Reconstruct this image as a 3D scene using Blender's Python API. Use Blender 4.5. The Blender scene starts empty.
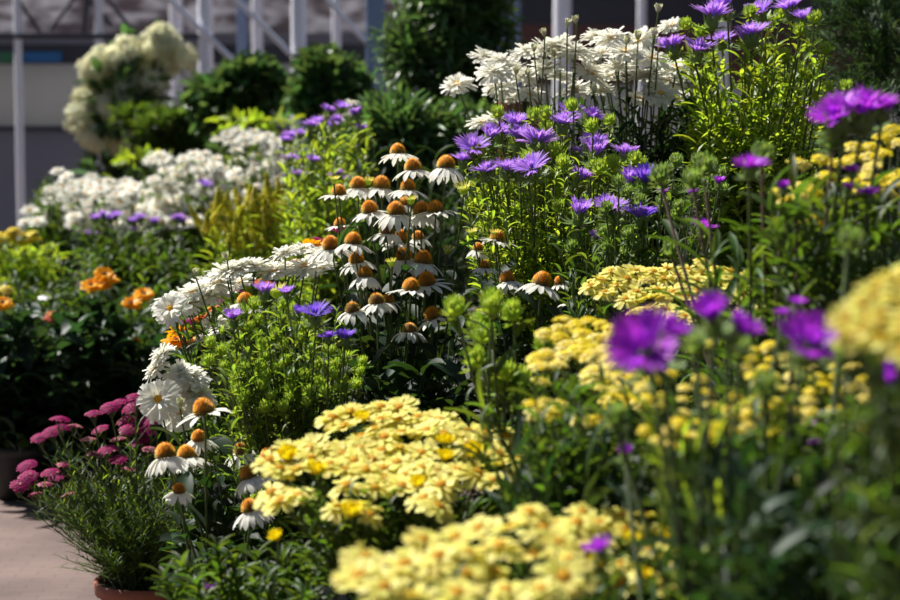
import bpy, math, random
import numpy as np
from mathutils import Vector, Matrix
random.seed(7); rng = np.random.default_rng(7)
S = bpy.context.scene
COL = S.collection
R = math.radians
GA = 2.399963

# ------------------------------------------------------------------ camera
CAMZ, PITCH, LENS = 1.2, R(5.38), 85.0
FP = 900 * LENS / 36.0
cam = bpy.data.cameras.new('camera'); camo = bpy.data.objects.new('camera', cam)
COL.objects.link(camo); S.camera = camo
camo.location = (0, 0, CAMZ); camo.rotation_euler = (R(90) - PITCH, 0, 0)
cam.lens = LENS; cam.sensor_width = 36; cam.clip_start = .05; cam.clip_end = 200
cam.dof.use_dof = True; cam.dof.focus_distance = 4.0; cam.dof.aperture_fstop = 4.6
cam.dof.aperture_blades = 9
FWD = np.array([0, math.cos(PITCH), -math.sin(PITCH)]); UPV = np.array([0, math.sin(PITCH), math.cos(PITCH)])

def at(px, py, Y):
    d = FWD + np.array([(px - 450) / FP, 0, 0]) + UPV * ((300 - py) / FP)
    return np.array([0, 0, CAMZ]) + d * (Y / d[1])

# ------------------------------------------------------------------ materials
def nt(name):
    m = bpy.data.materials.new(name); m.use_nodes = True
    n = m.node_tree; n.nodes.clear()
    o = n.nodes.new('ShaderNodeOutputMaterial')
    return m, n, o

def leafy(name, col, tcol=None, trans=.35, rough=.45, spec=.5, var=.35, hue=.03, sat=1.0, scale=None):
    """thin plant tissue: each leaf / petal has its own slight tint"""
    m, n, o = nt(name)
    g = n.nodes.new('ShaderNodeNewGeometry')
    oi = n.nodes.new('ShaderNodeObjectInfo')
    p = n.nodes.new('ShaderNodeBsdfPrincipled'); t = n.nodes.new('ShaderNodeBsdfTranslucent'); mx = n.nodes.new('ShaderNodeMixShader')
    def tint(c):
        h = n.nodes.new('ShaderNodeHueSaturation'); h.inputs['Color'].default_value = (*c, 1)
        h.inputs['Saturation'].default_value = sat
        mr = n.nodes.new('ShaderNodeMapRange'); mr.inputs['To Min'].default_value = 1 - var; mr.inputs['To Max'].default_value = 1 + var
        n.links.new(g.outputs['Random Per Island'], mr.inputs['Value']); n.links.new(mr.outputs[0], h.inputs['Value'])
        ad = n.nodes.new('ShaderNodeMath'); ad.operation = 'MULTIPLY'; ad.inputs[1].default_value = 17.31
        fr = n.nodes.new('ShaderNodeMath'); fr.operation = 'FRACT'
        n.links.new(g.outputs['Random Per Island'], ad.inputs[0]); n.links.new(ad.outputs[0], fr.inputs[0])
        mh = n.nodes.new('ShaderNodeMapRange'); mh.inputs['To Min'].default_value = .5 - hue; mh.inputs['To Max'].default_value = .5 + hue
        n.links.new(fr.outputs[0], mh.inputs['Value']); n.links.new(mh.outputs[0], h.inputs['Hue'])
        return h.outputs[0]
    n.links.new(tint(col), p.inputs['Base Color']); n.links.new(tint(tcol or col), t.inputs['Color'])
    p.inputs['Roughness'].default_value = rough; p.inputs['Specular IOR Level'].default_value = spec
    mx.inputs[0].default_value = trans
    n.links.new(p.outputs[0], mx.inputs[1]); n.links.new(t.outputs[0], mx.inputs[2]); n.links.new(mx.outputs[0], o.inputs[0])
    return m

def solid(name, c1, c2=None, rough=.6, scale=8, metal=0, bump=0, spec=.5):
    m, n, o = nt(name)
    p = n.nodes.new('ShaderNodeBsdfPrincipled'); n.links.new(p.outputs[0], o.inputs[0])
    p.inputs['Roughness'].default_value = rough; p.inputs['Metallic'].default_value = metal; p.inputs['Specular IOR Level'].default_value = spec
    tc = n.nodes.new('ShaderNodeTexCoord'); ns = n.nodes.new('ShaderNodeTexNoise'); ns.inputs['Scale'].default_value = scale
    ns.inputs['Detail'].default_value = 5
    n.links.new(tc.outputs['Object'], ns.inputs['Vector'])
    r = n.nodes.new('ShaderNodeValToRGB'); c2 = c2 or tuple(x * .8 for x in c1)
    r.color_ramp.elements[0].position = .35; r.color_ramp.elements[1].position = .65
    r.color_ramp.elements[0].color = (*c2, 1); r.color_ramp.elements[1].color = (*c1, 1)
    n.links.new(ns.outputs[0], r.inputs[0]); n.links.new(r.outputs[0], p.inputs['Base Color'])
    if bump:
        b = n.nodes.new('ShaderNodeBump'); b.inputs['Strength'].default_value = bump; b.inputs['Distance'].default_value = .01
        n.links.new(ns.outputs[0], b.inputs['Height']); n.links.new(b.outputs[0], p.inputs['Normal'])
    return m

M = dict(
    leaf_bright=leafy('bright_leaf', (.17, .25, .03), (.44, .58, .03), .5, .4, .4, .45, .02),
    leaf_fresh=leafy('fresh_leaf', (.1, .16, .025), (.3, .42, .025), .48, .45, .35, .5, .02),
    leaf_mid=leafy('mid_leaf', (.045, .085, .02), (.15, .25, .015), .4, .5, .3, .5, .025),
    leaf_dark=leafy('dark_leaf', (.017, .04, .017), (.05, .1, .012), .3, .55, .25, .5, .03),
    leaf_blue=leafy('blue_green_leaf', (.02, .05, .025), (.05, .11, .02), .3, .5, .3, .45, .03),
    leaf_shrub=leafy('shrub_leaf', (.06, .125, .04), (.15, .27, .05), .3, .38, .5, .6, .03),
    leaf_lime=leafy('lime_leaf', (.3, .42, .03), (.5, .65, .03), .45, .5, .4, .3, .02),
    conifer=leafy('conifer_spray', (.05, .11, .03), (.12, .22, .03), .25, .5, .3, .5, .03),
    stem=leafy('green_stem', (.07, .11, .03), (.2, .3, .04), .2, .45, .5, .25, .02),
    stem_dark=leafy('dark_stem', (.05, .08, .03), None, .1, .5, .4, .25, .02),
    stem_brown=leafy('brown_stem', (.17, .11, .08), None, .1, .5, .4, .25, .02),
    bud=leafy('bud_green', (.32, .46, .06), (.5, .66, .05), .4, .5, .3, .3, .02),
    bud_mid=leafy('thistle_bud_green', (.2, .3, .09), (.32, .46, .07), .4, .5, .3, .35, .02),
    white=leafy('white_petal', (.86, .84, .76), (.85, .84, .72), .35, .6, .2, .06, .01),
    cream=leafy('cream_petal', (.75, .73, .5), (.75, .75, .45), .35, .6, .2, .1, .02),
    yellow=leafy('pale_yellow_petal', (.82, .745, .19), (.86, .78, .09), .35, .55, .3, .08, .012),
    yellow_hot=leafy('bright_yellow_petal', (.86, .72, .02), (.88, .74, .01), .35, .5, .3, .12, .012),
    yellow_soft=leafy('creamy_yellow_floret', (.88, .77, .2), (.9, .78, .1), .35, .5, .3, .15, .015),
    gold=leafy('golden_yellow_plume', (.6, .5, .06), (.65, .56, .04), .35, .6, .2, .3, .02),
    centre_orange=leafy('orange_disc', (.68, .38, .003), (.72, .42, .003), .15, .6, .2, .25, .02),
    centre_yellow=leafy('yellow_disc', (.85, .52, .02), None, .15, .6, .2, .2, .02),
    spike=leafy('orange_cone_spike', (1, .46, .015), (1, .55, .015), .35, .45, .4, .25, .015),
    spike_low=leafy('olive_cone_spike', (.5, .33, .02), (.6, .42, .02), .25, .5, .3, .3, .02),
    cone_core=solid('brown_cone_core', (.12, .03, .01), (.06, .02, .01), .8, 200),
    lilac=leafy('lilac_petal', (.5, .27, .8), (.7, .36, .98), .42, .55, .2, .22, .02),
    blueviolet=leafy('blue_violet_petal', (.24, .12, .68), (.38, .17, .85), .42, .55, .2, .22, .02),
    violet=leafy('deep_violet_petal', (.42, .04, .62), (.62, .06, .85), .42, .5, .3, .25, .02),
    magenta=leafy('magenta_floret', (.34, .002, .12), (.45, .003, .16), .3, .6, .2, .35, .02),
    dusty=leafy('faded_pink_floret', (.5, .2, .2), (.5, .25, .2), .3, .6, .2, .35, .03),
    rust=leafy('rust_petal', (.5, .12, .03), (.6, .15, .02), .3, .6, .2, .3, .02),
    orange=leafy('orange_petal', (.9, .45, .005), (1, .52, .005), .35, .5, .3, .1, .01),
    brown_eye=solid('brown_flower_eye', (.1, .04, .02), rough=.9, scale=200),
    hyd=leafy('cream_bract', (.88, .87, .66), (.93, .92, .66), .55, .6, .2, .12, .03),
    terracotta=solid('terracotta', (.33, .1, .05), (.22, .07, .04), .7, 14),
    blackpot=solid('black_plastic', (.018, .018, .02), rough=.45, scale=10),
    soil=solid('soil', (.035, .022, .015), (.015, .01, .008), .95, 60, bump=.8),
    bench=solid('weathered_bench', (.05, .045, .04), (.03, .028, .025), .8, 12),
    steel=solid('white_painted_steel', (.9, .9, .97), (.84, .84, .93), .45, 3),
    bluesteel=solid('blue_grey_steel', (.24, .32, .5), (.19, .26, .42), .45, 3),
    darksteel=solid('dark_steel', (.05, .05, .07), rough=.5, scale=3),
    panel=solid('grey_screen', (.55, .54, .52), (.48, .47, .46), .6, 1.2),
    panel_dark=solid('dark_grey_screen', (.3, .29, .33), (.26, .25, .29), .6, 1.2),
    brick=solid('red_brown_cladding', (.16, .06, .045), (.1, .045, .04), .8, 2),
    darkwall=solid('dark_window_band', (.035, .035, .05), (.02, .02, .03), .5, 2),
    blue=solid('blue_banner', (.02, .16, .42), rough=.5, scale=4),
    green=solid('green_banner', (.04, .2, .09), rough=.5, scale=4),
    redpaint=solid('red_rail', (.3, .06, .05), rough=.5, scale=4),
)

def through(name, f):
    n = M[name].node_tree; p = next(x for x in n.nodes if x.type == 'BSDF_PRINCIPLED'); o = next(x for x in n.nodes if x.type == 'OUTPUT_MATERIAL')
    t = n.nodes.new('ShaderNodeBsdfTranslucent'); mx = n.nodes.new('ShaderNodeMixShader'); mx.inputs[0].default_value = f
    n.links.new(p.inputs['Base Color'].links[0].from_socket, t.inputs['Color']); n.links.new(p.outputs[0], mx.inputs[1]); n.links.new(t.outputs[0], mx.inputs[2]); n.links.new(mx.outputs[0], o.inputs[0])
for k_ in ('panel', 'panel_dark'): through(k_, .45)
# ------------------------------------------------------------------ mesh builder
class MB:
    def __init__(s): s.V = []; s.F = []; s.T = []; s.MI = []; s.n = 0
    def add(s, V, F, mi=0):
        V = np.asarray(V, float).reshape(-1, 3); F = np.asarray(F, int)
        s.V.append(V); s.F.append((F + s.n)); s.MI.append(np.full(len(F), mi)); s.n += len(V)
    def many(s, T, F, P, X, Z, sc, mi=0):
        """template T placed n times: local x along X, local z near Z"""
        P = np.asarray(P, float); X = np.asarray(X, float); Z = np.asarray(Z, float); n = len(P)
        if n == 0: return
        X = X / (np.linalg.norm(X, axis=1, keepdims=True) + 1e-9)
        Yv = np.cross(Z, X); Yv /= (np.linalg.norm(Yv, axis=1, keepdims=True) + 1e-9); Zv = np.cross(X, Yv)
        sc = np.broadcast_to(np.asarray(sc, float).reshape(-1, 1, 1), (n, 1, 1))
        A = (T[None, :, 0:1] * X[:, None] + T[None, :, 1:2] * Yv[:, None] + T[None, :, 2:3] * Zv[:, None]) * sc + P[:, None]
        FF = (np.asarray(F)[None] + (np.arange(n) * len(T))[:, None, None])
        s.V.append(A.reshape(-1, 3)); s.F.append(FF.reshape(-1, F.shape[1]) + s.n); s.MI.append(np.full(n * len(F), mi)); s.n += n * len(T)
    def mesh(s, name, mats, smooth=True):
        me = bpy.data.meshes.new(name)
        V = np.concatenate(s.V); me.vertices.add(len(V)); me.vertices.foreach_set('co', V.ravel())
        lt = np.concatenate([np.full(len(f), f.shape[1]) for f in s.F]); li = np.concatenate([f.ravel() for f in s.F])
        ls = np.concatenate([[0], np.cumsum(lt)[:-1]])
        me.loops.add(len(li)); me.loops.foreach_set('vertex_index', li.astype(np.int32))
        me.polygons.add(len(lt)); me.polygons.foreach_set('loop_start', ls.astype(np.int32)); me.polygons.foreach_set('loop_total', lt.astype(np.int32))
        me.polygons.foreach_set('material_index', np.concatenate(s.MI).astype(np.int32))
        me.polygons.foreach_set('use_smooth', np.full(len(lt), smooth))
        for m in mats: me.materials.append(m)
        me.update(calc_edges=True); me.validate()
        return me

def grid_faces(nl, na):
    return np.array([[i * (na + 1) + j, (i + 1) * (na + 1) + j, (i + 1) * (na + 1) + j + 1, i * (na + 1) + j + 1] for i in range(nl) for j in range(na)])

def petal(L, W, a0, a1, nl=4, na=2, shape='round', cup=0.0, wav=0.0):
    """strip from the origin along +x; elevation bends from a0 to a1"""
    V = []; x = z = 0
    for i in range(nl + 1):
        t = i / nl
        if i:
            a = R(a0 + (a1 - a0) * (t - .5 / nl)); x += L / nl * math.cos(a); z += L / nl * math.sin(a)
        if shape == 'round': w = .35 + .65 * math.sin(math.pi * min(1, t * .62 + .06)) if t < .95 else .55
        elif shape == 'notch': w = .35 + .65 * min(1, t * 1.5) if t < .9 else .85
        elif shape == 'lance': w = max(.03, math.sin(math.pi * (t * .93 + .05)) ** .8)
        elif shape == 'strap': w = .7 + .3 * math.sin(math.pi * t) if t < .95 else .15
        for j in range(na + 1):
            u = -1 + 2 * j / na
            xx = x
            if shape == 'notch' and i == nl: xx += L * .1 * (abs(math.sin(u * 3.0)) - .5)
            elif shape == 'round' and i == nl: xx -= L * .07 * abs(u)
            V.append((xx, u * W / 2 * w, z + cup * W * (u * u) + wav * W * math.sin(t * 7 + u * 2)))
    return np.array(V), grid_faces(nl, na)

def ring(mb, n, r0, z0, L, W, a0, a1, mi=0, jit=.12, shape='round', nl=4, na=2, cup=0, ph=0, skip=0.0):
    for k in range(n):
        if random.random() < skip: continue
        j = lambda s: 1 + random.uniform(-s, s)
        V, F = petal(L * j(jit), W * j(jit), a0 + random.uniform(-1, 1) * 60 * jit, a1 + random.uniform(-1, 1) * 110 * jit, nl, na, shape, cup * j(.5))
        V[:, 0] += r0
        th = 2 * math.pi * (k + ph + random.uniform(-.25, .25)) / n; c, s = math.cos(th), math.sin(th)
        V = np.stack([V[:, 0] * c - V[:, 1] * s, V[:, 0] * s + V[:, 1] * c, V[:, 2] + z0], 1)
        mb.add(V, F, mi)

def dome(mb, r, h, z0=0, nr=5, ns=14, mi=0, full=False):
    V = []; a0 = -math.pi / 2 if full else 0
    for i in range(nr + 1):
        a = a0 + (math.pi / 2 - a0) * i / nr
        for k in range(ns):
            th = 2 * math.pi * k / ns
            rr = r * max(math.cos(a), .03); V.append((rr * math.cos(th), rr * math.sin(th), z0 + h * math.sin(a)))
    F = [[i * ns + k, i * ns + (k + 1) % ns, (i + 1) * ns + (k + 1) % ns, (i + 1) * ns + k] for i in range(nr) for k in range(ns)]
    mb.add(V, F, mi)

SPK = (np.array([[0, .3, -.17], [0, -.3, -.17], [0, 0, .34], [1, 0, 0]]), np.array([[0, 1, 3], [1, 2, 3], [2, 0, 3]]))
def spiky(mb, r, h, n, L, sc, z0=0, lo=0.0, mi_of=lambda u: 0, up=.5):
    P = []; D = []; MIs = []
    for k in range(n):
        u = lo + (1 - lo) * (k + .5) / n; th = k * GA
        c = math.sqrt(max(0, 1 - u * u)); nrm = np.array([c * math.cos(th), c * math.sin(th), u])
        P.append((r * nrm[0], r * nrm[1], z0 + h * nrm[2])); D.append(nrm + np.array([0, 0, up])); MIs.append(mi_of(u))
    P = np.array(P); D = np.array(D); MIs = np.array(MIs); T = SPK[0].copy(); T[:, 0] *= L; T[:, 1:] *= sc
    for m in set(MIs):
        q = MIs == m; mb.many(T, SPK[1], P[q], D[q], np.tile([.1, .2, 1.], (q.sum(), 1)), 1, int(m))

def floret(mb, P, D, r, lobes=5, mi=0):
    """tiny cupped flower"""
    V = [(0, 0, r * .15)]; n = lobes * 2
    for k in range(n):
        th = 2 * math.pi * k / n; rr = r * (1 if k % 2 == 0 else .62); V.append((rr * .35 if k % 2 == 0 else r * .1, rr * math.cos(th), rr * math.sin(th)))
    V[0] = (0, 0, 0); F = np.array([[0, 1 + k, 1 + (k + 1) % n] for k in range(n)])
    mb.many(np.array(V), F, P, D, np.tile([.13, .21, .97], (len(P), 1)), rng.uniform(.75, 1.25, len(P)), mi)

# ------------------------------------------------------------------ flower kinds: list of (petal mesh, [(sub name, mesh)])
KIND = {}
def reg(kind, name, pm, subs): KIND.setdefault(kind, []).append((name, pm, subs))

for v in range(5):
    b = MB(); ring(b, random.choice((12, 14, 15)), .010, -.001, .031, .0105, (-8, 5, -18, -25, -12)[v], (-45, -30, -62, -70, -50)[v], jit=.13, shape='strap', nl=5, na=2, cup=.12, skip=.04)
    pm = b.mesh('coneflower_petals', [M['white']])
    c = MB(); dome(c, .0127, .018, 0, 5, 14, 0); spiky(c, .0127, .018, 190, .0048, .003, 0, .02, lambda u: 1 if u > .3 else 2)
    cm = c.mesh('cone', [M['cone_core'], M['spike'], M['spike_low']])
    reg('cone', 'flower', pm, [('cone', cm)])
for v in range(2):   # heads with an olive cone
    b = MB(); ring(b, 13, .009, -.001, .03, .010, -10, -60, jit=.15, shape='strap', nl=5, cup=.12)
    c = MB(); dome(c, .0125, .015, 0, 5, 14, 0); spiky(c, .0125, .015, 140, .004, .0026, 0, .02, lambda u: 1 if u > .85 else 2)
    reg('cone_olive', 'flower', b.mesh('coneflower_petals', [M['white']]), [('cone', c.mesh('olive_cone', [M['cone_core'], M['spike'], M['spike_low']]))])
for v in range(2):   # unopened coneflower
    b = MB(); dome(b, .010, -.012, 0, 4, 12, 0); ring(b, 20, .008, 0, .013, .0028, 35, 60, shape='lance', nl=3, mi=1); dome(b, .009, .003, 0, 3, 12, 0)
    reg('cone_bud', 'flower_bud', b.mesh('coneflower_bud', [M['bud'], M['yellow']]), [])
for v in range(5):   # double white daisy
    b = MB(); ring(b, 24, .004, 0, .036, .0085, 8, -22, jit=.16, shape='notch', cup=.1)
    ring(b, 22, .004, .002, .032, .008, 22, -5, jit=.18, shape='notch', cup=.1); ring(b, 18, .003, .004, .025, .007, 42, 10, jit=.2, shape='notch', cup=.15)
    subs = []
    if v < 3: ring(b, 16, .002, .005, .015, .006, 65, 25, jit=.2, shape='notch')
    if v < 2: ring(b, 10, .001, .007, .010, .005, 80, 50, jit=.2, shape='notch')
    else:
        c = MB(); dome(c, .0075, .006, .004, 4, 12); spiky(c, .0075, .006, 60, .002, .0016, .004, .1)
        subs = [('flower_center', c.mesh('yellow_center', [M['centre_yellow']]))]
    reg('shasta', 'flower', b.mesh('white_daisy_petals', [M['white']]), subs)
    if v >= 2: reg('shasta_eye', 'flower', KIND['shasta'][-1][1], subs)
for v in range(2):
    b = MB(); ring(b, 10, .0, -.008, .018, .008, 60, 100, shape='lance', mi=1, jit=.1, cup=.2); ring(b, 22, .002, -.004, .016, .005, 55, 100, mi=0, jit=.15)
    reg('shasta_bud', 'flower_bud', b.mesh('cream_bud', [M['cream'], M['bud']]), [])

def bracts(mb, r, h, z0, n, L, W, mi=0, lo=-.9, hi=.8):
    T, F = petal(1, W / L, 10, 25, 3, 2, 'lance', .2)
    P = []; D = []; Z = []
    for k in range(n):
        u = lo + (hi - lo) * (k + .5) / n; th = k * GA; c = math.sqrt(1 - u * u)
        P.append((r * c * math.cos(th), r * c * math.sin(th), z0 + h * u))
        D.append((.75 * math.cos(th) * c, .75 * math.sin(th) * c, 1 - .4 * u)); Z.append((-math.cos(th), -math.sin(th), .4))
    mb.many(T, F, P, D, Z, rng.uniform(.8, 1.2, n) * L, mi)
for key, mat in (('stok', 'lilac'), ('stok_blue', 'blueviolet'), ('stok_deep', 'violet')):
    for v in range(4):
        b = MB(); up = (34, 46, 58, 26)[v]
        for q in range(13):      # outer florets, each cut into five narrow lobes
            th = 2 * math.pi * (q + random.uniform(-.2, .2)) / 13; LL = .029 * random.uniform(.85, 1.1); el = up + random.uniform(-10, 10)
            for w in range(5):
                V, F = petal(LL * random.uniform(.85, 1.05), .0036, el + 12, el - 12 + random.uniform(-12, 12), 4, 1, 'strap')
                V[:, 0] += .005; a = th + (w - 2) * .1 ; V[:, 1] += (w - 2) * .0006
                c, s = math.cos(a), math.sin(a); b.add(np.stack([V[:, 0] * c - V[:, 1] * s, V[:, 0] * s + V[:, 1] * c, V[:, 2]], 1), F)
        ring(b, 34, .003, .002, .019, .002, 75, 50, shape='strap', nl=3, na=1, jit=.25)
        ring(b, 16, .001, .002, .017, .0018, 85, 75, shape='strap', nl=3, na=1, jit=.25)
        c = MB(); dome(c, .010, .010, -.010, 6, 12, full=True); bracts(c, .009, .010, -.010, 26, .014, .004)
        ring(c, 9, .006, -.016, .024, .007, -5, 25, shape='lance')
        reg(key, 'flower', b.mesh(mat + '_fringed_petals', [M[mat]]), [('calyx', c.mesh('green_calyx', [M['bud_mid']]))])
for key, mat, sc in (('stok_bud', 'bud', 1.0), ('thistle_bud', 'bud_mid', 1.0)):
    for v in range(3):
        c = MB(); dome(c, .0115, .011, 0, 7, 14, full=True); bracts(c, .0112, .011, 0, 60, .0085, .0038, hi=.9)
        ring(c, 10, .007, -.008, .015, .006, 15, 60, shape='lance', cup=.1); ring(c, 5, .003, -.013, .02, .006, -15, 5, shape='lance', cup=.1)
        reg(key, 'flower_bud', c.mesh('green_thistle_bud', [M[mat]]), [])
for v in range(5):   # pale yellow daisy
    b = MB(); n = random.choice((10, 11, 12)); ring(b, n, .004, 0, .0225, .0108, (12, 0, 20, 5, -5)[v], (-15, -25, 0, -30, -35)[v], shape='notch', jit=.14, cup=.1)
    ring(b, 7, .003, .002, .015, .009, 30, -5, shape='notch', jit=.15, cup=.1)
    c = MB(); dome(c, .0065, .004, .002, 4, 12); spiky(c, .0065, .004, 60, .002, .0016, .002, .05)
    reg('corey', 'flower', b.mesh('yellow_daisy_petals', [M['yellow']]), [('flower_center', c.mesh('orange_center', [M['centre_orange']]))])
for v in range(2):
    b = MB(); ring(b, 14, .001, 0, .017, .008, 40, 62, shape='notch', jit=.12, cup=.12); ring(b, 10, .001, .002, .014, .007, 60, 80, shape='notch', jit=.12)
    reg('corey_bud', 'flower', b.mesh('half_open_yellow_petals', [M['yellow_hot']]), [])

def corymb(n, rad, fr, hump, mats, stems=True, mix=.0):
    b = MB(); P = []; D = []
    for k in range(n):
        r = rad * math.sqrt((k + .5) / n); th = k * GA; x, y = r * math.cos(th), r * math.sin(th)
        P.append((x, y, hump * (1 - (r / rad) ** 2) + random.uniform(-.1, .1) * fr)); D.append((x * .6 / rad, y * .6 / rad, 1))
    P = np.array(P); D = np.array(D)
    sel = rng.random(n) < mix
    for q, m in ((~sel, 0), (sel, 1)):
        if q.any():
            floret(b, P[q], D[q], fr, mi=m); floret(b, P[q] + [0, 0, fr * .28], D[q], fr * .6, mi=m)
            T = np.array([[0, .4, 0], [0, -.2, .35], [0, -.2, -.35], [-1.2, .12, 0], [-1.2, -.06, .1], [-1.2, -.06, -.1]]) * fr
            b.many(T, np.array([[0, 1, 4, 3], [1, 2, 5, 4], [2, 0, 3, 5]]), P[q], D[q], np.tile([.1, .2, 1.], (q.sum(), 1)), 1, m)
    if stems:
        k = max(4, n // 5)
        for i in range(k):
            p = P[(i * 5) % n]; a = np.array([0, 0, -rad * 1.4]); w = fr * .16
            V = [a + [w, 0, 0], a + [-w, w, 0], a + [-w, -w, 0], p + [w, 0, 0], p + [-w, w, 0], p + [-w, -w, 0]]
            b.add(V, [[0, 1, 4, 3], [1, 2, 5, 4], [2, 0, 3, 5]], 2)
    return b.mesh('floret_cluster', mats)
for v in range(3):
    reg('ycluster', 'flower_cluster', corymb(20, .017, .0058, .006, [M['yellow_soft'], M['yellow_hot'], M['stem']], mix=.3), [])
    reg('ycluster_hot', 'flower_cluster', corymb(18, .016, .0058, .006, [M['yellow_hot'], M['yellow_soft'], M['stem']], mix=.1), [])
    reg('yarrow', 'flower_cluster', corymb(60, .027, .0048, .009, [M['magenta'], M['dusty'], M['stem']], mix=.06), [])
    reg('yarrow_faded', 'flower_cluster', corymb(45, .022, .0045, .007, [M['dusty'], M['magenta'], M['stem']], mix=.3), [])
    reg('white_flat', 'flower_cluster', corymb(60, .036, .0068, .009, [M['white'], M['cream'], M['stem']], mix=.1), [])
    b = MB(); ring(b, 14, .004, 0, .03, .014, 15, -20, shape='round', cup=.12); ring(b, 10, .004, .003, .022, .012, 40, 10, shape='round')
    c = MB(); dome(c, .008, .008, .002, 4, 10)
    reg('orangef', 'flower', b.mesh('orange_petals', [M['orange']]), [('flower_center', c.mesh('brown_center', [M['brown_eye']]))])
    b = MB(); ring(b, 13, .003, 0, .022, .009, 5, -25, shape='round'); c = MB(); dome(c, .008, .008, .0, 4, 10)
    reg('rustf', 'flower', b.mesh('rust_petals', [M['rust']]), [('flower_center', c.mesh('rust_center', [M['centre_orange']]))])
    b = MB(); ring(b, 12, .003, 0, .02, .009, 5, -25, shape='round'); reg('redf', 'flower', b.mesh('dark_red_petals', [M['magenta']]), [])
    b = MB(); ring(b, 16, .003, 0, .033, .009, 5, -15, shape='round', nl=3); ring(b, 14, .003, .003, .026, .008, 25, 0, nl=3)
    c = MB(); dome(c, .006, .006, .003, 3, 8)
    reg('whitefar', 'flower', b.mesh('white_petals', [M['white']]), [('flower_center', c.mesh('small_yellow_center', [M['centre_yellow']]))])
def plume(n, L, rad, fr, mats, mix, taper=.6):
    b = MB(); P = []; D = []
    for k in range(n):
        t = (k + .5) / n; th = k * GA; r = rad * (1 - taper * t) * (math.sin(math.pi * min(1, t * .85 + .12)) ** .35) * random.uniform(.55, 1.1)
        P.append((r * math.cos(th), r * math.sin(th), L * t)); D.append((math.cos(th), math.sin(th), .25 + t))
    P = np.array(P); D = np.array(D); sel = rng.random(n) < mix
    for q, m in ((~sel, 0), (sel, 1)): floret(b, P[q], D[q], fr, 4, m)
    dome(b, rad * .3, L * .4, L * .5, 6, 8, 0, full=True)
    return b.mesh('plume', mats)
for v in range(3):
    reg('panicle', 'flower_cluster', plume(420, .22, .085, .024, [M['hyd'], M['cream']], .3), [])
    b = MB(); P_ = []; D_ = []
    for k in range(70):
        u_ = 1 - 1.7 * (k + .5) / 70; c_ = math.sqrt(max(0, 1 - u_ * u_)); q_ = np.array([c_ * math.cos(k * GA), c_ * math.sin(k * GA), u_]); P_.append(q_ * .05 * random.uniform(.6, 1.15)); D_.append(q_ + [0, 0, .3])
    floret(b, np.array(P_), np.array(D_), .02, 4)
    reg('mophead', 'flower_cluster', b.mesh('cream_flower_head', [M['hyd']]), [])
    reg('goldplume', 'flower_cluster', plume(120, .13, .03, .009, [M['gold'], M['leaf_lime']], .25, .8), [])

# ------------------------------------------------------------------ things
def link(name, me, parent=None, loc=(0, 0, 0)):
    o = bpy.data.objects.new(name, me); COL.objects.link(o); o.location = loc
    if parent: o.parent = parent
    return o
def tag(o, label=None, cat=None, group=None, kind=None):
    if label: o['label'] = label
    if cat: o['category'] = cat
    if group: o['group'] = group
    if kind: o['kind'] = kind
    return o

def bez(a, b, c, t):
    t = np.asarray(t)[:, None]; return a * (1 - t) ** 2 + 2 * b * t * (1 - t) + c * t * t
def tube(mb, pts, r0, r1, mi=0, ns=5):
    pts = np.asarray(pts); n = len(pts); d = np.gradient(pts, axis=0); d /= np.linalg.norm(d, axis=1, keepdims=True) + 1e-9
    ref = np.array([.31, .95, .05]); s = np.cross(d, ref); s /= np.linalg.norm(s, axis=1, keepdims=True) + 1e-9; u = np.cross(s, d)
    V = []
    for i in range(n):
        r = r0 + (r1 - r0) * i / (n - 1)
        for k in range(ns):
            a = 2 * math.pi * k / ns; V.append(pts[i] + r * (math.cos(a) * s[i] + math.sin(a) * u[i]))
    F = [[i * ns + k, i * ns + (k + 1) % ns, (i + 1) * ns + (k + 1) % ns, (i + 1) * ns + k] for i in range(n - 1) for k in range(ns)]
    mb.add(V, F, mi)

LEAF = {   # length, width/length, bend
    'lance': petal(1, .2, 25, -35, 5, 2, 'lance', .25), 'broad': petal(1, .42, 25, -50, 5, 2, 'lance', .2),
    'strap': petal(1, .11, 20, -40, 6, 2, 'lance', .3), 'needle': petal(1, .07, 12, -12, 3, 1, 'lance'),
    'oval': petal(1, .55, 15, -25, 4, 2, 'lance', .2),
}
def pot_mesh(r, h, mat):
    b = MB(); prof = [(0.0, .0), (r * .74, 0), (r * .93, h * .8), (r * 1.02, h * .8), (r * 1.05, h), (r * .97, h), (r * .93, h * .86), (0, h * .86)]
    ns = 28; V = []
    for (q, z) in prof:
        for k in range(ns): V.append((max(q, 1e-4) * math.cos(2 * math.pi * k / ns), max(q, 1e-4) * math.sin(2 * math.pi * k / ns), z))
    F = [[i * ns + k, i * ns + (k + 1) % ns, (i + 1) * ns + (k + 1) % ns, (i + 1) * ns + k] for i in range(len(prof) - 1) for k in range(ns)]
    b.add(V, F); return b.mesh('pot', [mat])

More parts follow.
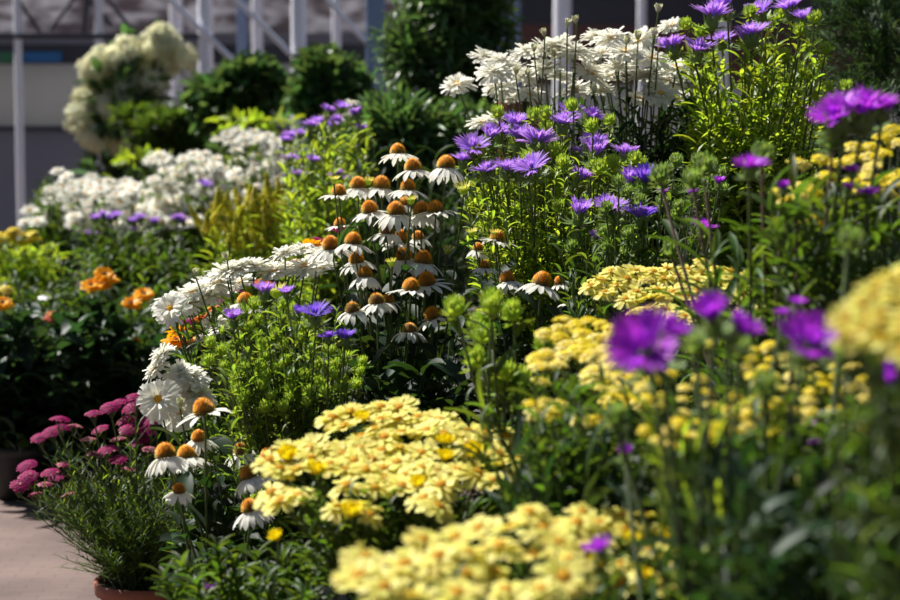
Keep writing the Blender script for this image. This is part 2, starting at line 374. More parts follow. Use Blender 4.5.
class Plant:
    def __init__(s, name, label, cat, base, pot='blackpot', pr=.1, ph=.17, group=None, leaf='lance', lmat='leaf_mid', lsize=.07, smat='stem', seed=None):
        s.base = np.array(base, float); s.root = bpy.data.objects.new(name, None); COL.objects.link(s.root); s.root.location = base
        s.root.empty_display_size = .05
        tag(s.root, label, cat, group)
        s.fb = MB(); s.leaf = leaf; s.lsize = lsize; s.lmat = lmat; s.smat = smat; s.nf = 0
        s.pr = pr; s.ph = ph if pot else 0
        if pot:
            link('pot', pot_mesh(pr, ph, M[pot]), s.root)
            b = MB(); dome(b, pr * .925, .012, 0, 4, 20); link('soil', b.mesh('soil', [M['soil']]), s.root, (0, 0, ph * .84))
    def path(s, tip, n=9):
        a = np.array([random.uniform(-.55, .55) * s.pr, random.uniform(-.55, .55) * s.pr, s.ph * .88]); tip = np.asarray(tip) - s.base
        m = np.array([a[0] * .5 + tip[0] * .5 + random.uniform(-.02, .02), a[1] * .5 + tip[1] * .5, a[2] + (tip[2] - a[2]) * .55])
        m[:2] = a[:2] + (tip[:2] - a[:2]) * .62
        return bez(a, m, tip, np.linspace(0, 1, n))
    def leaves(s, pts, n, t0, t1, size, ang=50, up=0.0, mi=0, kind=None, taper=.45):
        T, F = LEAF[kind or s.leaf]
        t = np.linspace(t0, t1, n) + rng.uniform(-.02, .02, n); t = np.clip(t, 0, .999); f = t * (len(pts) - 1); i = np.minimum(f.astype(int), len(pts) - 2); w = (f - i)[:, None]
        P = pts[i] * (1 - w) + pts[i + 1] * w; d = pts[i + 1] - pts[i]; d /= np.linalg.norm(d, axis=1, keepdims=True) + 1e-9
        th = np.arange(n) * GA + random.uniform(0, 6); side = np.stack([np.cos(th), np.sin(th), np.zeros(n)], 1)
        a = np.radians(ang + rng.uniform(-15, 15, n))[:, None]
        X = d * np.cos(a) + side * np.sin(a) + [0, 0, up]
        Z = np.tile([0., 0, 1], (n, 1)) + rng.uniform(-.35, .35, (n, 3))
        s.fb.many(T, F, P, X, Z, size * rng.uniform(.65, 1.2, n) * (1 - taper * t), mi)
    def flower(s, kind, px, py, Y, sc=1.0, tilt=14, face=None, leaves=8, t0=.1, t1=.8, stem_r=.0016, smat=None, stem=True, az=None):
        tip = at(px, py, Y); s.flower_at(kind, tip, sc, tilt, face, leaves, t0, t1, stem_r, smat, stem)
    def flower_at(s, kind, tip, sc=1.0, tilt=14, face=None, leaves=8, t0=.1, t1=.8, stem_r=.0016, smat=None, stem=True):
        nm, pm, subs = random.choice(KIND[kind])
        d = Vector((random.gauss(0, 1), random.gauss(0, 1), 0)) * math.tan(R(tilt)) * .7 + Vector((0, 0, 1))
        if face: d += Vector(face)
        q = d.to_track_quat('Z', 'Y') @ Matrix.Rotation(random.uniform(0, 6.28), 4, 'Z').to_quaternion()
        dn = d.normalized()
        o = link(nm, pm, s.root, Vector(tip - s.base)); o.rotation_mode = 'QUATERNION'; o.rotation_quaternion = q; o.scale = (sc,) * 3
        for sn, sm in subs:
            q_ = link(sn, sm, o)
            if kind == 'cone_olive': q_['label'] = 'olive green cone'
        low = {'cone_bud': .011, 'shasta_bud': .008, 'stok': .018, 'stok_blue': .018, 'stok_deep': .018, 'stok_bud': .008, 'thistle_bud': .008, 'yarrow': .03, 'white_flat': .045, 'ycluster': .02, 'ycluster_hot': .02}.get(kind, 0) * sc
        end = tip - np.array(dn) * low
        pts = s.path(end, 10)
        if stem:
            b = MB(); tube(b, pts, stem_r * 1.5, stem_r, 0); link('stem', b.mesh('stem', [M[smat or s.smat]]), s.root)
        else: tube(s.fb, pts, stem_r * 1.5, stem_r, 1, 3)
        if leaves: s.leaves(pts, leaves, t0, t1, s.lsize)
        s.nf += 1
    def fill(s, box, Y, n, lv=14, t0=.08, t1=1.0, size=None, ang=50, up=0., kind=None, r=.0014, mi=0):
        for k in range(n):
            px = random.uniform(box[0], box[2]); py = random.uniform(box[1], box[3]); pts = s.path(at(px, py, random.uniform(*Y)), 9)
            tube(s.fb, pts, r * 1.6, r * .7, 1, 3); s.leaves(pts, lv, t0, t1, size or s.lsize, ang, up, mi, kind)
    def cloud(s, cen, rad, n, size, kind='oval', shell=.55, mi=0):
        T, F = LEAF[kind]; v = rng.normal(size=(n, 3)); v /= np.linalg.norm(v, axis=1, keepdims=True)
        lump = 1 + .16 * np.sin(v[:, 0] * 5 + cen[0] * 9) * np.cos(v[:, 2] * 6 + cen[2] * 3) + .1 * np.sin(v[:, 1] * 9)
        rr = (shell + (1 - shell) * rng.random(n) ** .6) * lump
        P = (np.array(cen) - s.base) + v * rr[:, None] * np.array(rad)
        X = v + rng.normal(size=(n, 3)) * .7 + [0, 0, .25]; Z = rng.normal(size=(n, 3)) * .5 + [0, 0, 1]
        s.fb.many(T, F, P, X, Z, size * rng.uniform(.6, 1.3, n), mi)
    def sprays(s, cen, rad, n, size, lv=16, kind='needle'):
        c = np.array(cen) - s.base
        for k in range(n):
            v = rng.normal(size=3); v /= np.linalg.norm(v); p0 = c + v * np.array(rad) * random.uniform(.3, .75); d = v * np.array([1, 1, .6]) + [0, 0, random.uniform(.0, .5)]
            p2 = p0 + d / np.linalg.norm(d) * size * random.uniform(.7, 1.3); pm = (p0 + p2) / 2 + [0, 0, .02]
            pts = bez(p0, pm, p2, np.linspace(0, 1, 6)); s.leaves(pts, lv, .02, .98, size * .33, 40, kind=kind)
            tube(s.fb, pts, .002, .001, 1, 3)
    def done(s, name='foliage'):
        if s.fb.n: link(name, s.fb.mesh(name, [M[s.lmat], M[s.smat], M['leaf_bright']]), s.root)
        return s.root

def scatter(ells, mind, seed=1):
    r = random.Random(seed); out = []
    for (cx, cy, rx, ry, n) in ells:
        got = 0
        for _ in range(n * 60):
            if got >= n: break
            a = r.uniform(0, 6.283); q = math.sqrt(r.random()); p = (cx + rx * q * math.cos(a), cy + ry * q * math.sin(a))
            if all(math.hypot(p[0] - o[0], (p[1] - o[1]) * 1.7) > mind for o in out): out.append(p); got += 1
    return out

# ------------------------------------------------------------------ setting
def box(name, x0, x1, y0, y1, z0, z1, mat, bevel=0, parent=None):
    cx, cy, cz = (x0 + x1) / 2, (y0 + y1) / 2, z0
    V = [(x - cx, y - cy, z - cz) for x in (x0, x1) for y in (y0, y1) for z in (z0, z1)]
    F = [[0, 1, 3, 2], [4, 6, 7, 5], [0, 4, 5, 1], [2, 3, 7, 6], [0, 2, 6, 4], [1, 5, 7, 3]]
    b = MB(); b.add(V, F); o = link(name, b.mesh(name, [mat], False), parent, (cx, cy, cz))
    if bevel:
        md = o.modifiers.new('bevel', 'BEVEL'); md.width = bevel; md.segments = 2
    return o
def plane(name, x0, x1, y0, y1, z, mat):
    b = MB(); b.add([(x0, y0, z), (x1, y0, z), (x1, y1, z), (x0, y1, z)], [[0, 1, 2, 3]]); return link(name, b.mesh(name, [mat], False))

# floor: warm paving, patchy shade put in as darker, mottled colour
m, n, o = nt('paving'); p = n.nodes.new('ShaderNodeBsdfPrincipled'); n.links.new(p.outputs[0], o.inputs[0])
tc = n.nodes.new('ShaderNodeTexCoord'); mp = n.nodes.new('ShaderNodeMapping'); mp.inputs['Scale'].default_value = (1.0, 1.3, 1)
ns = n.nodes.new('ShaderNodeTexNoise'); ns.inputs['Scale'].default_value = 2.2; ns.inputs['Detail'].default_value = 8
br = n.nodes.new('ShaderNodeTexBrick'); br.inputs['Scale'].default_value = 5; br.inputs['Mortar Size'].default_value = .012
br.inputs['Color1'].default_value = (1, 1, 1, 1); br.inputs['Color2'].default_value = (.86, .86, .86, 1); br.inputs['Mortar'].default_value = (.72, .7, .7, 1)
rp = n.nodes.new('ShaderNodeValToRGB'); rp.color_ramp.elements[0].position = .35; rp.color_ramp.elements[1].position = .68
rp.color_ramp.elements[0].color = (.1, .062, .055, 1); rp.color_ramp.elements[1].color = (.21, .14, .12, 1)
mu = n.nodes.new('ShaderNodeMix'); mu.data_type = 'RGBA'; mu.blend_type = 'MULTIPLY'; mu.inputs[0].default_value = 1
n.links.new(tc.outputs['Object'], mp.inputs[0]); n.links.new(mp.outputs[0], ns.inputs['Vector']); n.links.new(mp.outputs[0], br.inputs['Vector']); n.links.new(ns.outputs[0], rp.inputs[0])
n.links.new(rp.outputs[0], mu.inputs[6]); n.links.new(br.outputs[0], mu.inputs[7]); n.links.new(mu.outputs[2], p.inputs['Base Color']); p.inputs['Roughness'].default_value = .75
tag(plane('floor', -9, 9, -2, 17.5, 0, m), kind='structure')

# far wall of the greenhouse: stacked bands
WY = 16.5
def zrow(py, Y): return float(at(450, py, Y)[2])
def band(name, pt, pb, mat, x0=-9, x1=9, Y=WY, th=.12):
    z1 = zrow(pt, Y) if pt is not None else 3.6; z0 = zrow(pb, Y) if pb is not None else 0
    return tag(box(name, x0, x1, Y, Y + th, z0, z1, mat), kind='structure')
def xat(px, Y): return float(at(px, 100, Y)[0])
xs = xat(500, WY)
band('wall_back', 64, 126, M['panel'], -9, xs); band('wall_back_lower', 131, None, M['panel_dark'], -9, xs)
band('trim_1', 126, 131, M['darksteel'], -9, xs, WY - .03, .15)
band('trim_2', 44, 64, M['darkwall'], -9, xs); band('trim_3', 33, 44, M['panel_dark'], -9, xs)
# upper clear sheets, pale with brownish mottling
m, n, o = nt('clouded_roof_sheet'); p = n.nodes.new('ShaderNodeBsdfPrincipled'); tr = n.nodes.new('ShaderNodeBsdfTranslucent'); mx = n.nodes.new('ShaderNodeMixShader'); mx.inputs[0].default_value = .5
tc = n.nodes.new('ShaderNodeTexCoord'); mp = n.nodes.new('ShaderNodeMapping'); mp.inputs['Scale'].default_value = (2.2, 1, 6); ns = n.nodes.new('ShaderNodeTexNoise'); ns.inputs['Scale'].default_value = 1.6; ns.inputs['Detail'].default_value = 3
rp = n.nodes.new('ShaderNodeValToRGB'); rp.color_ramp.elements[0].position = .42; rp.color_ramp.elements[1].position = .62
rp.color_ramp.elements[0].color = (.2, .16, .17, 1); rp.color_ramp.elements[1].color = (.95, .93, .97, 1)
n.links.new(tc.outputs['Object'], mp.inputs[0]); n.links.new(mp.outputs[0], ns.inputs['Vector']); n.links.new(ns.outputs[0], rp.inputs[0])
n.links.new(rp.outputs[0], p.inputs['Base Color']); n.links.new(rp.outputs[0], tr.inputs['Color']); n.links.new(p.outputs[0], mx.inputs[1]); n.links.new(tr.outputs[0], mx.inputs[2]); n.links.new(mx.outputs[0], o.inputs[0])
band('window_1', None, 33, m, -9, xs)
band('wall_back_right', 85, None, M['panel'], xs, 9); band('trim_4', 25, 85, M['brick'], xs, 9); band('window_2', None, 25, M['darkwall'], xs, 9)

def thing_box(name, label, cat, *a, group=None, **k): return tag(box(name, *a, **k), label, cat, group)
Yb = WY - .03
tag(box('banner', xat(24, Yb), xat(62, Yb), Yb, Yb + .03, zrow(62, Yb), zrow(52, Yb), M['blue']), 'blue banner strip on the far greenhouse wall', 'banner')
tag(box('banner', xat(-20, Yb), xat(14, Yb), Yb, Yb + .03, zrow(63, Yb), zrow(52, Yb), M['green']), 'green banner strip at the left end of the far wall', 'banner')
# posts
def post(px, w, Y, mat, label, x_off=0):
    b = xat(px, Y); hw = w / FP * Y / 2
    if mat == 'bluesteel': o = box('greenhouse_post', b - hw, b + hw, Y - hw, Y + hw, 0, 3.4, M[mat], bevel=.01)
    else:
        mb = MB(); tube(mb, [(0, 0, 0), (0, 0, 1.7), (0, 0, 3.4)], hw, hw, 0, 20); tube(mb, [(0, 0, 0), (0, 0, .02)], hw * 1.8, hw * 1.8, 0, 20)
        o = link('greenhouse_post', mb.mesh('greenhouse_post', [M[mat]]), None, (b, Y, 0))
    tag(o, label, 'post', 'steel posts of the greenhouse')
for a in ((19, 8, 12, 'steel', 'thin white steel post at the left end of the grey wall'),
          (100, 9, 12, 'steel', 'thin white steel post rising behind the cream hydrangea'),
          (177, 13, 14.5, 'steel', 'white steel post just right of the hydrangea top, partly hidden by blooms'),
          (206, 15, 12, 'steel', 'broad white steel post between the hydrangea and the dark shrubs'),
          (243, 10, 15.2, 'bluesteel', 'slim blue-grey post left of the widest white post'),
          (258, 11, 14.2, 'steel', 'white steel post ending behind the dark shrub, left of the widest post'),
          (299, 15, 12, 'steel', 'widest bright white steel post standing behind the purple asters'),
          (337, 9, 15.4, 'steel', 'thin white post seen over the dark shrub, left of the blue-grey column'),
          (376, 19, 12, 'bluesteel', 'wide blue-grey steel column left of the tall green bush'),
          (413, 9, 15, 'steel', 'thin pale post rising behind the tall green bush'),
          (508, 24, 13, 'bluesteel', 'blue-grey steel column behind the left end of the white daisies'),
          (562, 18, 14, 'steel', 'pale steel post behind the middle of the white daisies'),
          (641, 9, 15, 'steel', 'thin pale post above the right end of the white daisies'),
          (722, 13, 11, 'steel', 'pale post glimpsed through the tall violet stokesia')):
    post(*a)
def brace(p0, p1, w, Y, mat, label):
    a = at(*p0, Y); b = at(*p1, Y); d = (b - a) / np.linalg.norm(b - a); k = (3.35 - a[2]) / (b[2] - a[2]); b = a + (b - a) * k
    mb = MB(); tube(mb, [a, (a + b) / 2, b], w / FP * Y / 2, w / FP * Y / 2, 0, 6); mid = (a + b) / 2
    me = mb.mesh('brace', [M[mat]]); me.transform(Matrix.Translation(-Vector(a))); o = link('diagonal_brace', me, None, a)
    tag(o, label, 'brace', 'diagonal steel braces')
brace((291, 54), (237, 0), 6, 11.95, 'steel', 'white diagonal brace meeting the widest white post')
brace((235, 62), (170, 0), 6, 11.95, 'steel', 'white diagonal brace crossing the broad post beside the hydrangea')
brace((366, 42), (328, 0), 5, 11.95, 'steel', 'white diagonal brace meeting the blue-grey column from the left')
brace((112, 26), (78, -12), 4, 12.0, 'darksteel', 'dark diagonal brace above the hydrangea')
brace((50, 30), (73, 0), 4, 12.0, 'darksteel', 'dark brace leaning right near the thin left post')
brace((40, 32), (18, 0), 4, 12.0, 'darksteel', 'dark brace leaning left beside the thin left post')
brace((140, 40), (108, 0), 4, 12.0, 'darksteel', 'dark brace behind the top of the hydrangea')
brace((84, 33), (90, -30), 7, 12.0, 'darksteel', 'thick dark upright brace left of the hydrangea')
tag(box('lattice_beam', -8.8, xat(206, 12), 11.97, 12.03, zrow(39, 12), zrow(34, 12), M['darksteel']), 'thin dark horizontal beam joining the white posts at left', 'beam')
tag(box('eave_beam', -8.8, 8.8, 11.9, 12.1, 3.4, 3.55, M['darksteel']), 'long steel eave beam carried on top of the greenhouse posts', 'beam')

# display tiers (dark, almost wholly hidden under the plants)
def bench(x0, x1, y0, y1, h, label):
    r = bpy.data.objects.new('display_bench', None); COL.objects.link(r); r.location = ((x0 + x1) / 2, (y0 + y1) / 2, 0); tag(r, label, 'bench')
    w, d = (x1 - x0) / 2, (y1 - y0) / 2
    box('bench_top', -w, w, -d, d, h - .04, h, M['bench'], parent=r)
    for sx in (-1, 1):
        for sy in (-1, 1):
            box('leg', sx * (w - .06) - .03, sx * (w - .06) + .03, sy * (d - .06) - .03, sy * (d - .06) + .03, 0, h - .04, M['bench'], parent=r)
    return h
HF = bench(-.25, 1.6, 1.35, 3.12, .32, 'low dark bench under the yellow daisies in the foreground')
HM = bench(-.42, 1.9, 3.3, 4.42, .20, 'low dark bench under the white coneflowers')
HB = bench(-.35, 2.2, 4.5, 5.7, .52, 'taller dark bench under the white double daisies')
HL = bench(-2.9, -.45, 7.35, 9.3, .32, 'dark bench holding the distant white flowers at left')

def bpos(px, Y, z): return (xat(px, Y), Y, z)
exec_plants = True

# ------------------------------------------------------------------ PLANTS
# 1 white coneflower, the sharp clump in the middle
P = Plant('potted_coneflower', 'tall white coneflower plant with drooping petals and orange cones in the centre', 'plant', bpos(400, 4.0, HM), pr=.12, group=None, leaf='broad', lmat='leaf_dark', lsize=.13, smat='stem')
C1 = [(398, 150, 4.05), (413, 166, 4.0), (446, 164, 3.95), (339, 191, 4.05), (358, 184, 4.1), (381, 184, 4.1), (408, 186, 3.98), (370, 208, 4.0), (396, 210, 3.95), (404, 201, 4.1), (436, 208, 3.96), (422, 210, 4.0),
      (387, 229, 3.95), (353, 240, 3.95), (331, 244, 4.05), (357, 258, 4.0), (404, 255, 4.0), (423, 259, 3.95), (365, 273, 3.92), (411, 286, 3.85), (427, 280, 3.9), (353, 307, 3.85), (377, 299, 3.86), (388, 298, 3.92), (410, 328, 3.85), (434, 314, 3.9), (401, 238, 4.1), (418, 235, 4.15), (340, 222, 4.15)]
for i, (x, y, Y) in enumerate(C1):
    P.flower('cone_olive' if i in (12, 21, 22, 24) else 'cone', x, y + 4, Y, 1.0 + .08 * (i % 3) if i not in (23, 9, 27, 28) else .8, tilt=9, leaves=3, t0=.15, t1=.7)
for x, y, Y in ((463, 188, 3.9), (411, 200, 3.88), (334, 179, 4.0), (368, 181, 4.1), (391, 262, 3.9), (448, 250, 3.95)): P.flower('cone_bud', x, y, Y, 1.1 if x == 463 else .75, leaves=3)
P.fill((325, 275, 470, 420), (4.05, 4.35), 40, 8, t0=.1, size=.12)
P.fill((370, 345, 500, 430), (3.7, 4.05), 26, 8, t0=.3, size=.13)
P.done()
P = Plant('potted_coneflower', 'smaller white coneflower plant right of centre with a few drooping heads above green buds', 'plant', bpos(530, 3.95, HM), pr=.11, leaf='broad', lmat='leaf_dark', lsize=.12)
for x, y, Y in ((485, 268, 3.9), (508, 282, 3.85), (541, 285, 3.75), (560, 284, 3.95), (573, 304, 3.9), (497, 241, 4.0), (478, 250, 4.05)):
    P.flower('cone', x, y, Y, 1.18 if x == 541 else (1.0 if x in (508, 497) else .72), tilt=8, leaves=5, t0=.15, t1=.85)
for x, y in ((495, 233), (472, 232)): P.flower('cone_bud', x, y, 4.0, .8, leaves=4)
P.fill((470, 305, 600, 430), (3.8, 4.1), 40, 9, size=.11); P.done()
P = Plant('potted_coneflower', 'white coneflower plant at lower left with spreading petals and dark broad leaves', 'plant', bpos(235, 3.62, 0), pr=.12, leaf='broad', lmat='leaf_dark', lsize=.13)
for x, y, Y, s in ((205, 413, 3.5, 1.25), (166, 457, 3.45, 1.15), (187, 458, 3.6, 1.1), (179, 492, 3.45, .75), (242, 452, 3.6, 1.0), (270, 460, 3.5, 1.05), (286, 452, 3.65, .95), (250, 478, 3.45, 1.05), (251, 511, 3.35, 1.0), (199, 440, 3.65, .9), (245, 304, 3.75, 1.0)):
    P.flower('cone_olive' if (x, y) in ((242, 452), (286, 452)) else 'cone', x, y, Y, s, tilt=12, face=(-.12, -.12, 0), leaves=4, t0=.2, t1=.75, stem_r=.002)
P.flower('cone_bud', 276, 290, 3.75, 1.25, leaves=0)
P.fill((175, 445, 330, 560), (3.65, 3.85), 34, 8, size=.12); P.fill((175, 525, 330, 600), (3.4, 3.7), 24, 8, size=.12)
P.done()

# 2 lilac stokesia, sharp, bright foliage
P = Plant('potted_stokesia', 'lilac stokesia in full flower with glowing yellow-green foliage beside the coneflowers', 'plant', bpos(560, 4.25, HM), pr=.12, leaf='lance', lmat='leaf_bright', lsize=.06)
for x, y, Y, s in ((463, 156, 4.15, .75), (473, 143, 4.15, 1), (490, 133, 4.2, .9), (500, 129, 4.25, 1), (515, 121, 4.3, 1.05), (520, 134, 4.2, .9), (537, 138, 4.15, 1.1), (487, 167, 4.1, .9), (506, 166, 4.05, .95), (520, 165, 4.05, 1.0), (532, 164, 4.0, 1),
                   (563, 119, 4.25, 1), (566, 109, 4.35, .8), (590, 112, 4.35, .95), (594, 139, 4.3, .9), (596, 150, 4.15, 1.1), (577, 149, 4.2, .5), (625, 150, 4.2, .9), (581, 175, 4.1, .9)):
    P.flower('stok', x, y + 5, Y, s * 1.22, tilt=16, face=(0, -.12, 0), leaves=14, t0=.3, t1=.97)
for x, y in [(498, 113), (545, 114), (572, 106), (533, 115), (480, 152), (515, 145), (546, 129), (635, 158), (600, 168), (640, 164), (560, 186), (540, 178), (610, 121), (592, 127), (554, 150), (615, 175)] + scatter([(560, 190, 85, 35, 26)], 13, 3):
    P.flower('stok_bud', x, y, random.uniform(4.05, 4.3), random.uniform(.9, 1.15), leaves=16, t0=.35, t1=.97)
P.fill((465, 160, 650, 270), (4.0, 4.35), 170, 24, t0=.3, size=.055); P.done()
P = Plant('potted_stokesia', 'blue-violet stokesia with a low row of fringed flowers in front of the lilac one', 'plant', bpos(635, 3.9, HM), pr=.12, leaf='lance', lmat='leaf_mid', lsize=.07)
for x, y, Y, s in ((579, 210, 3.9, 1.0), (605, 204, 3.95, .9), (613, 208, 3.85, 1.0), (641, 214, 3.8, 1.05), (630, 179, 4.0, 1.0), (645, 178, 3.95, 1.05), (596, 232, 3.9, .4)):
    P.flower('stok_blue' if s > 1 else 'stok', x, y + 4, Y, s * 1.18, tilt=14, face=(0, -.15, 0), leaves=10, t0=.3, t1=.97)
for x, y, Y, s in ((692, 196, 3.7, .55), (703, 229, 3.55, .9), (718, 184, 3.8, .6), (662, 194, 3.8, .5)): P.flower('stok_deep', x, y, Y, s, tilt=10, leaves=10)
for x, y in scatter([(660, 195, 65, 25, 16), (600, 245, 40, 18, 8), (690, 175, 40, 20, 6)], 16, 4): P.flower('thistle_bud', x, y, random.uniform(3.75, 4.0), .9, leaves=10, t0=.3, t1=.98)
P.fill((560, 200, 730, 330), (3.65, 4.0), 80, 16, t0=.25, size=.07); P.done()

# 3 left stokesia, mostly green buds
P = Plant('potted_stokesia', 'bushy stokesia left of the coneflowers with many green buds and few violet flowers', 'plant', bpos(300, 3.72, HM), pr=.12, leaf='lance', lmat='leaf_fresh', lsize=.05)
for x, y, Y, s, k in ((264, 291, 3.6, .85, 'stok'), (286, 291, 3.65, .6, 'stok'), (233, 317, 3.6, .8, 'stok'), (315, 313, 3.5, 1.0, 'stok_blue'), (298, 312, 3.7, .6, 'stok_blue'), (345, 336, 3.5, .75, 'stok_blue'), (328, 336, 3.52, .6, 'stok_blue')):
    P.flower(k, x, y + 2, Y, s, tilt=10, face=(0, -.1, 0), leaves=12, t0=.3, t1=.97)
for x, y in scatter([(270, 325, 45, 22, 15), (240, 355, 35, 25, 9), (320, 370, 45, 25, 20), (280, 385, 50, 25, 12)], 16, 5):
    P.flower('stok_bud', x, y, 3.72 - (y - 300) * .0015, random.uniform(.7, .88), leaves=9, t0=.3, t1=.9)
P.fill((215, 310, 350, 400), (3.55, 3.85), 85, 16, t0=.3, size=.05)
P.fill((225, 390, 350, 470), (3.45, 3.7), 40, 14, t0=.3, size=.06); P.done()

# 4 tall stokesia, upper right
P = Plant('potted_stokesia', 'tallest stokesia at upper right with lilac flowers on long sunlit leafy stems', 'plant', bpos(752, 4.62, HB), pr=.12, leaf='lance', lmat='leaf_bright', lsize=.085)
for x, y, Y, s in ((712, 12, 4.4, 1.25), (725, 4, 4.45, 1.1), (672, 44, 4.4, 1.0), (697, 46, 4.35, 1.1), (722, 36, 4.5, .9), (752, 30, 4.4, 1.15), (745, 35, 4.45, .9), (760, 8, 4.5, 1), (790, 4, 4.45, 1.1), (802, 14, 4.4, .8), (815, 54, 4.4, .35)):
    P.flower('stok', x, y + 5, Y, s * 1.2, tilt=18, face=(-.1, -.1, 0), leaves=16, t0=.15, t1=.97, stem_r=.002)
for x, y in [(686, 25), (700, 33), (780, 16), (815, 18), (825, 49), (828, 88), (846, 87), (820, 62), (750, 12), (770, 22), (800, 30), (690, 62), (785, 55), (812, 75), (710, 60)]:
    P.flower('stok_bud', x, y, random.uniform(4.35, 4.6), 1.0, leaves=16, t0=.15, t1=.98, stem_r=.0018)
P.fill((685, 40, 825, 200), (4.3, 4.75), 130, 26, t0=.2, size=.085, r=.0018); P.done()

# 5 white double daisies
P = Plant('potted_shasta_daisy', 'double white shasta daisy with tall stalked buds left of the tall stokesia', 'plant', bpos(545, 4.95, HB), pr=.12, leaf='lance', lmat='leaf_dark', lsize=.08, smat='stem')
for x, y, s in ((458, 86, 1.1), (485, 58, 1.0), (500, 63, 1.1), (494, 73, 1.1), (512, 70, 1.0), (499, 88, 1.1), (510, 100, .9), (483, 124, .95), (493, 120, .8), (528, 54, 1.2), (545, 52, 1.2), (545, 70, 1.2), (560, 47, 1.2), (575, 54, 1.2), (590, 62, 1.2), (522, 78, 1), (560, 78, 1.1), (575, 92, 1.1), (530, 96, .9)):
    P.flower('shasta', x, y, random.uniform(4.5, 4.8), s, tilt=16, face=(0, -.2, 0), leaves=7, t0=.2, t1=.8, stem_r=.002)
for x, y in ((544, 34), (568, 24), (576, 21), (534, 49), (554, 54), (516, 72), (528, 74)): P.flower('shasta_bud', x, y, 4.4, .95, leaves=3, t1=.6, stem_r=.0016)
P.fill((470, 95, 600, 190), (4.5, 4.9), 50, 16, size=.085); P.done()
P = Plant('potted_shasta_daisy', 'double white shasta daisy with a dense dark leafy base right of the stalked one', 'plant', bpos(635, 4.92, HB), pr=.12, leaf='lance', lmat='leaf_dark', lsize=.09, smat='stem')
for x, y, s in ((597, 38, 1.1), (612, 40, 1.2), (603, 55, 1.2), (590, 75, 1.2), (608, 78, 1.1), (640, 42, 1.2), (630, 60, 1.25), (652, 60, 1.1), (618, 70, 1.2), (645, 78, 1.2), (662, 66, 1.1), (672, 27, .95), (668, 82, 1.2), (676, 70, 1.1), (660, 96, 1.1), (678, 100, .9), (640, 100, .9), (600, 92, 1), (690, 78, .8)):
    P.flower('shasta', x, y, random.uniform(4.5, 4.8), s, tilt=16, face=(0, -.2, 0), leaves=9, t0=.2, t1=.8, stem_r=.002)
P.flower('shasta_eye', 626, 54, 4.48, 1.2, tilt=4, face=(0, -.15, 0))
for x, y in ((654, 34), (658, 10), (660, 45), (627, 42), (638, 37), (594, 90)): P.flower('shasta_bud', x, y, 4.45, 1.1, leaves=3, t1=.6, stem_r=.0016)
P.fill((590, 100, 700, 180), (4.5, 4.85), 75, 20, size=.09); P.done()

# 6 white daisies at left
P = Plant('potted_shasta_daisy', 'white daisies in a long low row at left, behind the bushy stokesia', 'plant', bpos(262, 4.2, HM), pr=.12, leaf='lance', lmat='leaf_mid', lsize=.08)
for x, y, s in ((168, 302, .95), (184, 300, 1.0), (193, 293, 1.0), (206, 289, 1.1), (218, 284, 1.1), (226, 274, 1.1), (240, 270, 1.15), (254, 268, 1.1), (176, 308, 1.0), (189, 306, .9), (285, 254, .8), (302, 250, .7), (275, 273, 1.0), (290, 270, 1.1), (305, 268, 1.0), (212, 296, 1.0), (240, 284, .9), (320, 270, 1.0), (318, 254, .7), (215, 322, .7), (222, 330, .7), (205, 340, .6)):
    P.flower('shasta', x, y, random.uniform(4.1, 4.3), s, tilt=14, face=(-.1, -.2, 0), leaves=6, t0=.2, t1=.85)
P.flower('shasta_eye', 171, 310, 4.05, 1.0, tilt=3, face=(-.3, -1.2, 0))
for x, y in ((196, 274), (226, 257), (217, 382), (212, 345)): P.flower('shasta_bud', x, y, 4.1, .9, leaves=3)
P.fill((170, 310, 330, 420), (3.95, 4.3), 60, 14, size=.08); P.done()
P = Plant('potted_shasta_daisy', 'white daisies at left with one yellow-centred bloom facing out, above the magenta yarrow', 'plant', bpos(222, 3.98, 0), pr=.11, leaf='lance', lmat='leaf_mid', lsize=.08)
for x, y, s, f in ((163, 355, .75, (-.6, -.3, 0)), (156, 370, .8, (-1.0, -.3, 0)), (181, 374, .9, (0, -.4, 0)), (192, 380, .9, (.3, -.4, 0)), (190, 394, 1.0, (.2, -.6, 0)), (180, 414, 1.0, (-.2, -1, 0)), (200, 398, .9, (.5, -.4, 0))):
    P.flower('shasta', x, y, 3.85, s, tilt=6, face=f, leaves=5)
P.flower('shasta_eye', 159, 400, 3.78, 1.12, tilt=2, face=(-.35, -2.2, 0))
P.flower('shasta_bud', 180, 404, 3.7, .9)
P.fill((165, 390, 260, 520), (3.8, 4.05), 40, 13, size=.08); P.done()

# orange and rust flowers behind the white row
P = Plant('potted_gaillardia', 'orange and rust coloured flowers half hidden below the white daisy row', 'plant', bpos(255, 4.68, HB), pr=.1, leaf='lance', lmat='leaf_mid', lsize=.07)
P.root.location = P.root.location
for x, y, k in ((180, 332, 'orangef'), (190, 345, 'orangef'), (176, 342, 'orangef'), (192, 330, 'rustf'), (262, 281, 'rustf'), (238, 290, 'redf'), (215, 300, 'redf'), (200, 318, 'rustf'), (312, 247, 'orangef'), (296, 262, 'rustf'), (322, 240, 'redf'), (340, 228, 'redf'), (210, 310, 'rustf'), (185, 320, 'redf')):
    P.flower(k, x, y, random.uniform(4.45, 4.6), .95, tilt=20, leaves=6)
P.fill((190, 300, 330, 420), (4.45, 4.7), 40, 12, size=.07); P.done()

